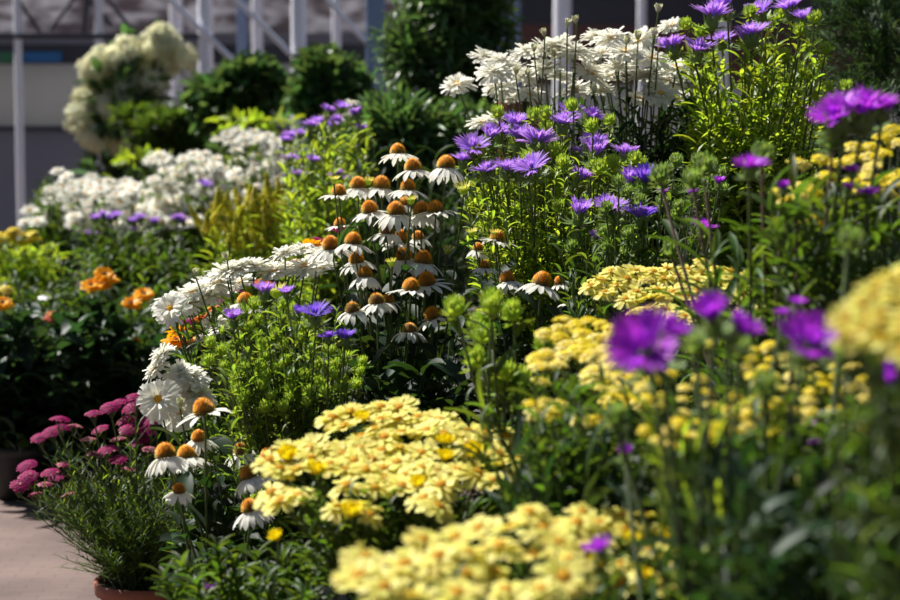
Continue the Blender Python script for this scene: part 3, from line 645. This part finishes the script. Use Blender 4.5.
# 7 yellow daisies
def yellow(label, basepx, baseY, baseZ, ells, mind, Yf, seed, fillbox, fillY, kinds=('corey',), sc=1.0, lmat='leaf_mid', nfill=70, name='potted_yellow_daisy', pots='blackpot', face=(0, -.3, 0), lsize=.05, tilt=15):
    P = Plant(name, label, 'plant', bpos(basepx, baseY, baseZ), pot=pots, pr=.12, leaf='lance', lmat=lmat, lsize=lsize)
    for x, y in scatter(ells, mind, seed): P.flower(random.choice(kinds), x, y, Yf(x, y), sc * random.uniform(.85, 1.12), tilt=tilt, face=face, leaves=7, t0=.25, t1=.9)
    P.fill(fillbox, fillY, nfill, 16, t0=.2, size=lsize * 1.15, kind='lance')
    return P
P = yellow('large pale yellow daisy mound with orange centres in the middle foreground', 400, 3.0, HF,
           [(385, 424, 56, 16, 26), (470, 440, 40, 8, 8), (330, 462, 72, 14, 22), (430, 462, 90, 16, 24), (395, 484, 55, 10, 9), (355, 510, 24, 9, 4), (500, 475, 24, 12, 6), (430, 505, 14, 8, 2), (288, 497, 26, 7, 4)], 17,
           lambda x, y: 3.05 - (y - 415) * .0035, 11, (290, 485, 510, 570), (2.7, 3.1), ('corey', 'corey', 'corey', 'corey', 'corey', 'corey_bud'), 1.12, nfill=70)
P.done()
P = yellow('nearest blurred pale yellow daisy mound at the bottom edge of the view', 465, 2.15, HF,
           [(420, 575, 75, 26, 20), (480, 548, 60, 22, 14), (530, 575, 48, 30, 12), (545, 530, 45, 18, 8)], 29,
           lambda x, y: 2.2 - (y - 540) * .003 + random.uniform(-.05, .05), 12, (370, 580, 560, 660), (1.95, 2.3), ('corey',), 1.1, nfill=50)
P.done()
P = yellow('blurred yellow daisy clump low right of the nearest mound', 625, 2.3, HF,
           [(600, 530, 48, 18, 12), (635, 525, 25, 10, 5), (630, 575, 48, 13, 11), (675, 533, 20, 9, 3), (650, 550, 30, 20, 5)], 22,
           lambda x, y: 2.38 - (y - 520) * .002, 13, (570, 560, 700, 650), (2.15, 2.45), ('corey', 'corey', 'corey_bud'), .85, nfill=50)
P.flower('stok_deep', 600, 550, 2.15, .6, leaves=0); P.done()
P = yellow('yellow daisy bank behind the blurred violet blooms at right of centre', 680, 3.3 + .12, HM,
           [(640, 285, 50, 16, 18), (700, 285, 60, 20, 24), (755, 283, 14, 10, 4), (750, 318, 18, 8, 4), (605, 290, 14, 8, 3), (680, 312, 45, 10, 8)], 14,
           lambda x, y: 3.5 - (y - 270) * .003, 14, (600, 310, 770, 400), (3.25, 3.5), ('corey', 'corey', 'ycluster'), .92, nfill=70)
P.done()
P = yellow('clustered bright yellow yarrow left of the large violet bloom', 590, 2.75, HF,
           [(580, 335, 34, 16, 16), (600, 350, 25, 14, 8), (548, 362, 20, 7, 6), (612, 378, 25, 14, 10), (545, 408, 24, 6, 6), (540, 386, 5, 4, 1), (590, 420, 14, 6, 2), (620, 400, 20, 12, 6)], 13,
           lambda x, y: 2.85 - (y - 330) * .003, 15, (525, 380, 640, 520), (2.45, 2.85), ('ycluster', 'ycluster', 'ycluster_hot'), .9, nfill=90, name='potted_yellow_yarrow', face=(0, -.35, 0), lmat='leaf_mid', lsize=.06)
P.done()
P = yellow('scattered small yellow yarrow heads under the violet blooms at right', 760, 2.5, HF,
           [(700, 345, 14, 8, 3), (665, 392, 22, 24, 9), (770, 368, 34, 22, 13), (790, 400, 55, 26, 15), (830, 378, 34, 16, 9), (755, 415, 30, 22, 7), (700, 405, 24, 34, 8), (865, 388, 16, 14, 3), (805, 475, 14, 8, 2), (855, 430, 14, 8, 2), (665, 430, 24, 22, 5)], 15,
           lambda x, y: 2.5 - (y - 340) * .003, 16, (660, 400, 880, 540), (2.1, 2.5), ('ycluster', 'ycluster_hot'), .58, nfill=110, name='potted_yellow_yarrow', lmat='leaf_mid', lsize=.07)
P.done()
P = yellow('yellow flower clusters at the upper right edge below the big purple bloom', 870, 2.95, HF,
           [(800, 195, 24, 8, 5), (862, 155, 22, 12, 5), (850, 175, 26, 14, 5), (890, 140, 10, 14, 3), (880, 190, 20, 8, 2), (797, 163, 5, 3, 1), (823, 158, 6, 3, 1), (890, 185, 10, 14, 3), (808, 222, 5, 2, 1)], 14,
           lambda x, y: 2.95 - (y - 140) * .002, 17, (770, 190, 920, 330), (2.6, 3.0), ('ycluster', 'ycluster_hot'), .85, nfill=80, name='potted_yellow_yarrow', lmat='leaf_mid', lsize=.09)
P.done()
P = yellow('very near blurred pale yellow flower heads cut by the right edge', 905, 1.75, HF,
           [(870, 320, 34, 26, 12), (895, 290, 20, 20, 6), (915, 330, 20, 30, 6)], 16,
           lambda x, y: 1.72 - (y - 310) * .0015, 18, (850, 380, 960, 560), (1.6, 1.8), ('corey',), .7, nfill=30, lsize=.06)
P.done()

# 8 deep violet stokesias, near right
P = Plant('potted_stokesia', 'near stokesia with three large blurred violet blooms over the yellow heads', 'plant', bpos(735, 2.05, HF), pr=.11, leaf='strap', lmat='leaf_dark', lsize=.12, smat='stem')
for x, y, s, f in ((646, 350, 1.35, (-.35, -1.0, 0)), (668, 336, .8, (.7, -.4, .3)), (712, 320, .95, (-.3, -.4, 0)), (738, 332, .8, (.6, -.3, 0)), (810, 346, 1.25, (.1, -.7, 0)), (797, 304, .4, (0, 0, 0)), (625, 455, .45, (0, -.3, 0)), (806, 430, .55, (0, 0, 0)), (816, 446, .4, (0, 0, 0)), (782, 314, .35, (0, 0, 0))):
    P.flower('stok_deep', x, y, 2.05 if s > .6 else 2.3, s, tilt=6, face=f, leaves=4, t0=.1, t1=.7, stem_r=.0025, smat='stem_dark')
for x, y, Y in ((740, 350, 2.1), (765, 385, 2.15), (850, 240, 2.3), (695, 345, 2.2), (615, 415, 2.3)): P.flower('thistle_bud', x, y, Y, .95, leaves=4, stem_r=.003)
P.fill((695, 470, 900, 600), (1.85, 2.3), 36, 10, t0=.15, size=.11, ang=48, kind='lance', r=.0018); P.fill((640, 440, 730, 540), (2.05, 2.3), 9, 3, t0=.6, size=.13, ang=20, kind='strap', mi=2); P.fill((600, 430, 700, 500), (2.45, 2.6), 16, 7, t0=.4, size=.1, ang=25, kind='lance'); P.done()
P = Plant('potted_stokesia', 'dark leafy stokesia in the lower right corner with a violet bloom at the edge', 'plant', bpos(880, 2.15, HF), pr=.11, leaf='strap', lmat='leaf_blue', lsize=.14, smat='stem')
for x, y, s in ((892, 384, .85), (898, 532, .6)): P.flower('stok_deep', x, y, 1.95, s, tilt=6, face=(-.3, -.4, 0), leaves=4, stem_r=.003)
P.fill((725, 480, 930, 640), (1.75, 2.3), 40, 9, t0=.1, size=.12, ang=45, kind='lance', r=.0018); P.fill((760, 540, 900, 600), (1.75, 1.9), 8, 3, t0=.5, size=.16, ang=20, kind='strap', r=.0018); P.done()
P = Plant('potted_stokesia', 'stokesia at the right edge carrying the broad magenta-purple bloom high up', 'plant', bpos(800, 2.95, HF), pr=.11, leaf='strap', lmat='leaf_mid', lsize=.15, smat='stem')
for x, y, s, f in ((838, 118, 1.35, (-.4, -.3, 0)), (864, 112, 1.5, (.0, -.3, 0)), (884, 112, .7, (.3, 0, 0)), (750, 168, .85, (0, -.2, 0)), (868, 196, .6, (0, 0, 0)), (848, 190, .4, (0, 0, 0)), (852, 172, .5, (0, 0, 0)), (783, 190, .5, (0, 0, 0))):
    P.flower('stok_deep', x, y, 2.7, s, tilt=5, face=f, leaves=5, t0=.2, t1=.8, stem_r=.0022)
for x, y, Y in ((762, 155, 2.8), (833, 140, 2.7), (798, 212, 2.7), (672, 250, 3.2), (705, 165, 3.1), (693, 180, 3.0), (782, 232, 2.7), (660, 175, 3.2)): P.flower('thistle_bud', x, y, Y, 1.1, leaves=6, stem_r=.0022, smat='stem_brown')
P.fill((700, 235, 900, 380), (2.75, 3.15), 80, 12, t0=.2, size=.1, ang=45, kind='lance', r=.0018); P.done()

# centre green buds, slightly nearer than focus
P = Plant('potted_stokesia', 'budding stokesia in the centre with pale green thistle-like buds and no open flower', 'plant', bpos(520, 3.0 - .02, HF), pr=.1, leaf='lance', lmat='leaf_mid', lsize=.1, smat='stem')
for x, y in ((455, 308), (491, 306), (512, 312), (478, 326), (484, 335), (545, 343), (475, 359), (505, 372), (522, 378), (492, 300), (500, 385), (515, 398)): P.flower('stok_bud', x, y, random.uniform(2.95, 3.1), 1.15, leaves=5, t0=.3, t1=.9, stem_r=.002)
P.fill((455, 395, 590, 480), (2.8, 3.15), 34, 8, t0=.2, size=.07, kind='lance', ang=35); P.done()
P = Plant('potted_daylily', 'clump of long arching strap leaves between the yellow mounds', 'plant', bpos(560, 2.62, HF), pr=.1, leaf='strap', lmat='leaf_dark', lsize=.3)
T, F = LEAF['strap']
P.fill((500, 440, 660, 510), (2.4, 2.75), 26, 5, t0=.05, size=.17, ang=30, kind='strap'); P.fill((478, 405, 485, 412), (2.6, 2.62), 1, 2, t0=.6, size=.13, ang=8, kind='strap', mi=2)
P.done()
P = Plant('potted_feathery_shrub', 'low feathery green rosettes in the bottom left foreground', 'plant', bpos(260, 2.98, 0), pr=.12, leaf='lance', lmat='leaf_mid', lsize=.07)
for x, y in scatter([(250, 580, 90, 22, 16), (205, 560, 25, 12, 2)], 26, 9):
    t = at(x, y, random.uniform(2.85, 3.05)); pts = P.path(t, 9); tube(P.fb, pts, .002, .0015, 1, 4); P.leaves(pts, 44, .72, 1.0, .05, 55, .2, kind='lance', taper=.2)
P.fill((190, 575, 340, 640), (2.8, 3.1), 40, 14, size=.06)
P.flower('corey_bud', 279, 541, 2.9, 1.05, tilt=5, face=(-.5, -.3, 0)); P.flower('stok_deep', 210, 592, 2.9, .5); P.done()

# 9 magenta yarrow, terracotta pot
P = Plant('potted_yarrow', 'magenta yarrow in a terracotta pot on the paving at lower left', 'plant', bpos(142, 4.62, 0), pot='terracotta', pr=.115, ph=.145, leaf='needle', lmat='leaf_mid', lsize=.07, smat='stem')
for x, y in ((52, 432), (40, 438), (60, 420), (94, 414), (100, 430), (120, 403), (137, 398), (127, 421), (128, 430), (150, 421), (108, 450), (118, 460), (27, 466), (28, 478), (50, 473), (57, 478), (140, 442), (145, 432), (20, 486), (132, 408), (155, 410), (62, 428), (110, 408)):
    P.flower('yarrow', x, y, random.uniform(4.55, 4.85), random.uniform(.7, .95), tilt=12, face=(-.1, -.25, 0), leaves=22, t0=.2, t1=.92, stem_r=.0018)
for x, y in ((75, 427), (45, 485), (64, 465), (118, 440), (88, 440), (70, 495), (36, 495), (95, 455), (128, 470), (150, 450)): P.flower('yarrow_faded', x, y, 4.65, .8, tilt=14, leaves=24, t0=.2, t1=.95)
P.fill((60, 450, 190, 570), (4.5, 4.9), 110, 26, t0=.15, size=.055, kind='needle')
P.fill((30, 480, 110, 520), (4.55, 4.8), 30, 26, t0=.4, size=.05, kind='needle')
P.fill((75, 490, 205, 570), (4.4, 4.75), 90, 30, t0=.3, size=.05, kind='needle'); P.fill((60, 440, 170, 520), (4.5, 4.8), 20, 24, t0=.3, size=.05, kind='needle', mi=2)
P.done()

# 10 orange flowers, dark leafy bank on the floor at left
P = Plant('potted_orange_daisy', 'orange flowering plant with broad leaves in the dark bank at left', 'plant', bpos(110, 6.3, 0), pr=.15, leaf='broad', lmat='leaf_blue', lsize=.15)
for x, y, s in ((104, 275, .95), (91, 286, .95), (101, 284, .9), (110, 280, .8), (144, 295, .95), (131, 304, .95), (135, 341, .6)): P.flower('orangef', x, y, 6.15, s * 1.05, tilt=12, face=(.2, -.5, 0), leaves=5, stem_r=.002)
P.fill((60, 320, 180, 460), (6.0, 6.6), 90, 12, size=.16)
P.fill((85, 305, 120, 330), (6.1, 6.2), 4, 10, t0=.5, size=.17, ang=15); P.done()
P = Plant('potted_orange_daisy', 'dark leafy plant with an orange flower cut by the left edge', 'plant', bpos(20, 6.4, 0), pr=.15, leaf='broad', lmat='leaf_blue', lsize=.15)
for x, y, k in ((2, 304, 'orangef'), (6, 290, 'ycluster'), (52, 316, 'rustf')): P.flower(k, x, y, 6.2, 1.1, face=(.2, -.5, 0), leaves=5)
P.fill((-25, 310, 80, 440), (6.1, 6.7), 95, 12, size=.16); P.done()
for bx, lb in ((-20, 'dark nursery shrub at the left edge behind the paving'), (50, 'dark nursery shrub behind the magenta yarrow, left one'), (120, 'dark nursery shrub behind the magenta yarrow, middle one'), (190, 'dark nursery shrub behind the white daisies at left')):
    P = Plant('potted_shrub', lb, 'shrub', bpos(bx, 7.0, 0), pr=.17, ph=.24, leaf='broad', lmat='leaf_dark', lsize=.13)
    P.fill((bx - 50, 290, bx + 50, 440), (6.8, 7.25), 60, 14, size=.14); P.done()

# 11 far left field
wf = [(58, 171), (66, 177), (50, 190), (66, 195), (30, 211), (42, 217), (48, 200), (38, 222)]
groups = [('far white flower clump at the left end of the distant bench', 45, wf + scatter([(50, 215, 30, 14, 8)], 11, 20)),
          ('far white flowers in the middle of the distant bench', 120, scatter([(100, 188, 38, 10, 20), (125, 212, 65, 22, 46)], 10, 21)),
          ('far white flowers left of the purple asters', 215, scatter([(205, 182, 52, 18, 36), (225, 202, 50, 10, 14), (170, 212, 34, 18, 14), (185, 160, 34, 8, 8)], 10, 22)),
          ('far pale flowers just in front of the dark shrubs', 265, scatter([(262, 152, 30, 20, 16), (270, 182, 28, 14, 13), (240, 138, 24, 8, 6)], 12, 23))]
for gi, (lb, bx, pts) in enumerate(groups):
    P = Plant('potted_white_flower', lb, 'plant', bpos(bx, 8.0 + .15 * (gi % 2), HL), pr=.14, leaf='lance', lmat='leaf_mid', lsize=.12)
    for x, y in pts: P.flower('whitefar', x, y, random.uniform(7.7, 8.2), random.uniform(.9, 1.25), tilt=18, face=(0, -.35, 0), leaves=4, stem_r=.002)
    x0 = min(p[0] for p in pts); x1 = max(p[0] for p in pts); y0 = min(p[1] for p in pts); y1 = max(p[1] for p in pts)
    P.fill((x0, y0 + 8, x1, y1 + 55), (7.85, 8.3), 70, 12, size=.09); P.done()
P = Plant('potted_purple_aster', 'far small violet flowers at the foot of the white field', 'plant', bpos(130, 7.5, HL), pr=.12, leaf='lance', lmat='leaf_mid', lsize=.1)
for x, y in ((95, 220), (103, 217), (110, 219), (134, 222), (135, 233), (155, 223), (183, 222), (178, 219), (116, 216), (90, 235), (205, 185), (140, 218)): P.flower('stok', x, y, 7.5, .95, leaves=8)
P.fill((70, 225, 200, 300), (7.3, 7.6), 80, 16, size=.09); P.done()
P = Plant('potted_goldenrod', 'blurred golden yellow plume plant behind the white daisy row', 'plant', bpos(252, 6.6, 0), pr=.14, ph=.2, leaf='lance', lmat='leaf_lime', lsize=.09)
for x, y in scatter([(250, 222, 52, 26, 74), (275, 205, 30, 14, 18)], 6, 24): P.flower('goldplume', x, y + 6, random.uniform(6.4, 6.8), .55, leaves=8, t0=.4, t1=.95, tilt=42)
P.fill((200, 225, 300, 300), (6.4, 6.8), 60, 16, size=.09); P.done()
P = Plant('potted_yellow_flower', 'blurred yellow flowers low at the far left edge', 'plant', bpos(12, 7.6, HL), pr=.14, leaf='lance', lmat='leaf_lime', lsize=.09)
for x, y in scatter([(14, 238, 22, 7, 14)], 9, 25): P.flower('ycluster_hot', x, y, 7.5, 1.5, leaves=8)
P.fill((-15, 245, 60, 290), (7.4, 7.7), 60, 16, size=.09); P.done()
for bx, lb in ((60, 'green leafy shrub below the far white flowers, left of the orange blooms'), (165, 'green leafy shrub below the far white flowers, right of the orange blooms')):
    P = Plant('potted_shrub', lb, 'shrub', bpos(bx, 6.75, 0), pr=.16, ph=.22, leaf='lance', lmat='leaf_mid', lsize=.1)
    P.fill((bx - 55, 250, bx + 50, 330), (6.6, 6.95), 70, 14, size=.08); P.done()

# 12 purple asters
P = Plant('potted_purple_aster', 'blurred lilac aster with bright green foliage left of the blue-grey column', 'plant', bpos(318, 6.05, 0), pr=.15, ph=.22, leaf='lance', lmat='leaf_bright', lsize=.1)
for x, y in ((291, 138), (300, 134), (285, 141), (311, 126), (318, 124), (328, 112), (332, 127), (335, 122), (357, 116), (361, 130), (312, 162), (299, 175), (337, 176), (290, 160), (345, 180), (342, 108), (300, 178)): P.flower('stok', x, y, random.uniform(5.85, 6.15), random.uniform(.8, 1.05), leaves=12, t0=.3, t1=.95)
P.flower('whitefar', 352, 103, 6.0, .8); P.flower('whitefar', 348, 115, 6.0, .6)
P.fill((285, 125, 375, 240), (5.8, 6.3), 120, 18, t0=.3, size=.09); P.done()
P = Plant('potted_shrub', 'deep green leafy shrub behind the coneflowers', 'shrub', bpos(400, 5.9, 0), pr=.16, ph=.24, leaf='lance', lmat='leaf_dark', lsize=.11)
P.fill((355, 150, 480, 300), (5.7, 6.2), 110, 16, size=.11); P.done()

# 13 background shrubs
def shrub(label, px, py, Y, rx, rz, n, size, mat='leaf_shrub', kind='oval', pr=.2, ph=.3, z0=0, name='potted_shrub', shell=.35, lobes=5):
    c = at(px, py, Y); P = Plant(name, label, 'shrub', (c[0], Y, z0), pr=pr, ph=ph, leaf=kind, lmat=mat, lsize=size, smat='stem_dark')
    P.cloud(c, (rx * .75, rx * .6, rz * .75), int(n * .6), size, kind, shell)
    for k in range(lobes * 2):
        a = k * GA + rx * 9; e = random.uniform(-.7, 1.0); f = random.uniform(.7, 1.05); g = random.uniform(.22, .45)
        q = c + np.array([math.cos(a) * rx * f * math.sqrt(max(.1, 1 - e * e * .8)), math.sin(a) * rx * .5, e * rz * f * .85]); P.cloud(q, (rx * g, rx * g, rz * g * .9), int(n * g * g * 1.3), size * random.uniform(.8, 1.3), kind, .15)
    for k in range(8):
        pts = P.path(c + rng.uniform(-.4, .3, 3) * np.array([rx, rx, rz]), 7); tube(P.fb, pts, .008, .004, 1, 5)
    # leafy skirt down to the pot
    lowc = np.array([c[0], Y, (z0 + ph + c[2]) / 2]); P.cloud(lowc, (rx * .8, rx * .7, max(.1, (c[2] - z0 - ph) / 2)), n // 2, size, kind, .3)
    return P
H = Plant('potted_hydrangea', 'tall cream panicle hydrangea standing against the grey far wall', 'shrub', bpos(125, 11, 0), pr=.22, ph=.35, leaf='oval', lmat='leaf_shrub', lsize=.12, smat='stem_dark')
c = at(122, 112, 11); H.cloud(c, (.2, .18, .2), 330, .09, 'oval', .2); H.cloud(at(138, 80, 11), (.14, .12, .16), 150, .09, 'oval', .2); H.cloud(at(118, 105, 10.75), (.2, .06, .2), 110, .075, 'oval', .2); H.cloud(at(125, 190, 11), (.2, .2, .3), 260, .1, 'oval', .2)
for x, y in ((125, 42), (158, 34)): H.cloud(at(x, y, 10.9), (.03, .03, .05), 16, .07, 'oval', .1)
for (x0, y0, x1, y1, n_, jx, jy) in ((90, 72, 134, 48, 9, 4, 5), (112, 85, 118, 122, 9, 8, 4), (128, 78, 134, 100, 5, 6, 5), (84, 95, 82, 118, 5, 4, 4), (88, 122, 98, 142, 6, 7, 5),
                               (118, 128, 128, 148, 7, 9, 5), (150, 72, 154, 86, 6, 5, 5), (160, 34, 168, 66, 8, 4, 4), (182, 54, 189, 60, 2, 2, 2), (152, 45, 156, 50, 2, 2, 2)):
    for k in range(n_):
        t_ = (k + .5) / n_; x = x0 + (x1 - x0) * t_ + random.uniform(-jx, jx); y = y0 + (y1 - y0) * t_ + random.uniform(-jy, jy)
        H.flower_at('mophead', at(x, y, random.uniform(10.75, 10.95)), random.uniform(.95, 1.4), 40, (0, -.5, 0), leaves=2, t0=.6, t1=.95, stem_r=.004, smat='stem_dark', stem=False)
H.done()
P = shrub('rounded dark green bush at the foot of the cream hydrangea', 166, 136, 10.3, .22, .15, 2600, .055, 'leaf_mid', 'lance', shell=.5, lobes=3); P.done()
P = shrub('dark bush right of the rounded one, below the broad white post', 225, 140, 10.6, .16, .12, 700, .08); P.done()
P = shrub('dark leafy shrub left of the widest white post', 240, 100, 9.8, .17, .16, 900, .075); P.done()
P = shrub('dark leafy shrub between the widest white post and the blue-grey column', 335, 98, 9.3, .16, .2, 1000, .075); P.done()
P = shrub('low lime green leafed bush in front of the far dark shrubs', 255, 122, 8.95, .24, .02, 90, .055, 'leaf_lime', z0=HL, lobes=0); P.done()
P = shrub('small lime leafed bush behind the far white flowers', 140, 161, 8.9, .16, .015, 45, .055, 'leaf_lime', z0=HL, lobes=0); P.done()
P = shrub('very tall green bush filling the gap right of the blue-grey column', 452, 75, 8.0, .2, .46, 1900, .07, 'leaf_shrub', kind='lance', lobes=9); P.done()
P = shrub('dense green bush at the foot of the very tall one', 425, 165, 7.2, .26, .24, 2400, .07, 'leaf_shrub', kind='lance', lobes=6); P.done()
P = shrub('slim dark bush behind the clump of asters', 392, 150, 8.6, .08, .16, 600, .06); P.done()
# conifer upper right
P = Plant('potted_conifer', 'dark feathery conifer in the upper right corner', 'shrub', bpos(885, 5.3, HB), pr=.15, ph=.2, leaf='needle', lmat='conifer', lsize=.08, smat='stem_dark')
for x, y, Y, n in ((880, 20, 5.4, 170), (890, 100, 5.3, 170), (850, 60, 5.4, 80), (915, 60, 5.3, 100), (850, 140, 5.2, 110), (900, 180, 5.2, 90), (860, -20, 5.4, 60)):
    P.sprays(at(x, y, Y), (.13, .12, .13), n, .12, 26)
pts = P.path(at(885, 0, 5.35), 8); tube(P.fb, pts, .014, .006, 1, 6)
P.done()
P = Plant('potted_conifer', 'second conifer behind the tall stokesia leaves', 'shrub', bpos(800, 5.35, HB), pr=.13, ph=.2, leaf='needle', lmat='conifer', lsize=.08, smat='stem_dark')
for x, y, n in ((815, 150, 120), (800, 215, 120), (840, 200, 100), (770, 190, 60)): P.sprays(at(x, y, 5.25), (.12, .1, .12), n, .12, 24)
pts = P.path(at(810, 120, 5.3), 8); tube(P.fb, pts, .012, .005, 1, 6); P.done()
# terracotta pot seen behind daisies
tp = link('empty_flower_pot', pot_mesh(.055, .12, M['terracotta']), None, (0, 0, 0)); q = at(495, 118, 5.6); tp.location = (q[0] + .06, 5.6, HB); 
tp.scale = (1, 1, (float(at(495, 90, 5.6)[2]) - HB) / .12); tag(tp, 'tall terracotta pot seen between the lone white daisy and the daisy clump', 'pot')

# ------------------------------------------------------------------ light
w = bpy.data.worlds.new('world'); S.world = w; w.use_nodes = True; nn = w.node_tree; nn.nodes.clear()
wo = nn.nodes.new('ShaderNodeOutputWorld'); bg = nn.nodes.new('ShaderNodeBackground'); sk = nn.nodes.new('ShaderNodeTexSky')
sk.sky_type = 'NISHITA'; sk.sun_disc = False; sk.sun_elevation = R(48); sk.sun_rotation = R(-25); sk.air_density = 1.0; sk.dust_density = 1.5
bg.inputs['Strength'].default_value = .07
nn.links.new(sk.outputs[0], bg.inputs[0]); nn.links.new(bg.outputs[0], wo.inputs[0])
sl = bpy.data.lights.new('sun', 'SUN'); sl.energy = 8.5; sl.angle = R(.6); sl.color = (1, .97, .9)
so = bpy.data.objects.new('sun', sl); COL.objects.link(so); so.location = (-3, 6, 8)
az, el = R(-55), R(50)     # behind the flowers, a little to the left
sd = Vector((math.sin(az) * math.cos(el), math.cos(az) * math.cos(el), math.sin(el))); so.rotation_euler = sd.to_track_quat('Z', 'Y').to_euler()

S.view_settings.view_transform = 'Standard'; S.view_settings.look = 'None'; S.view_settings.exposure = 0.0; S.view_settings.gamma = 1; S.view_settings.use_curve_mapping = False
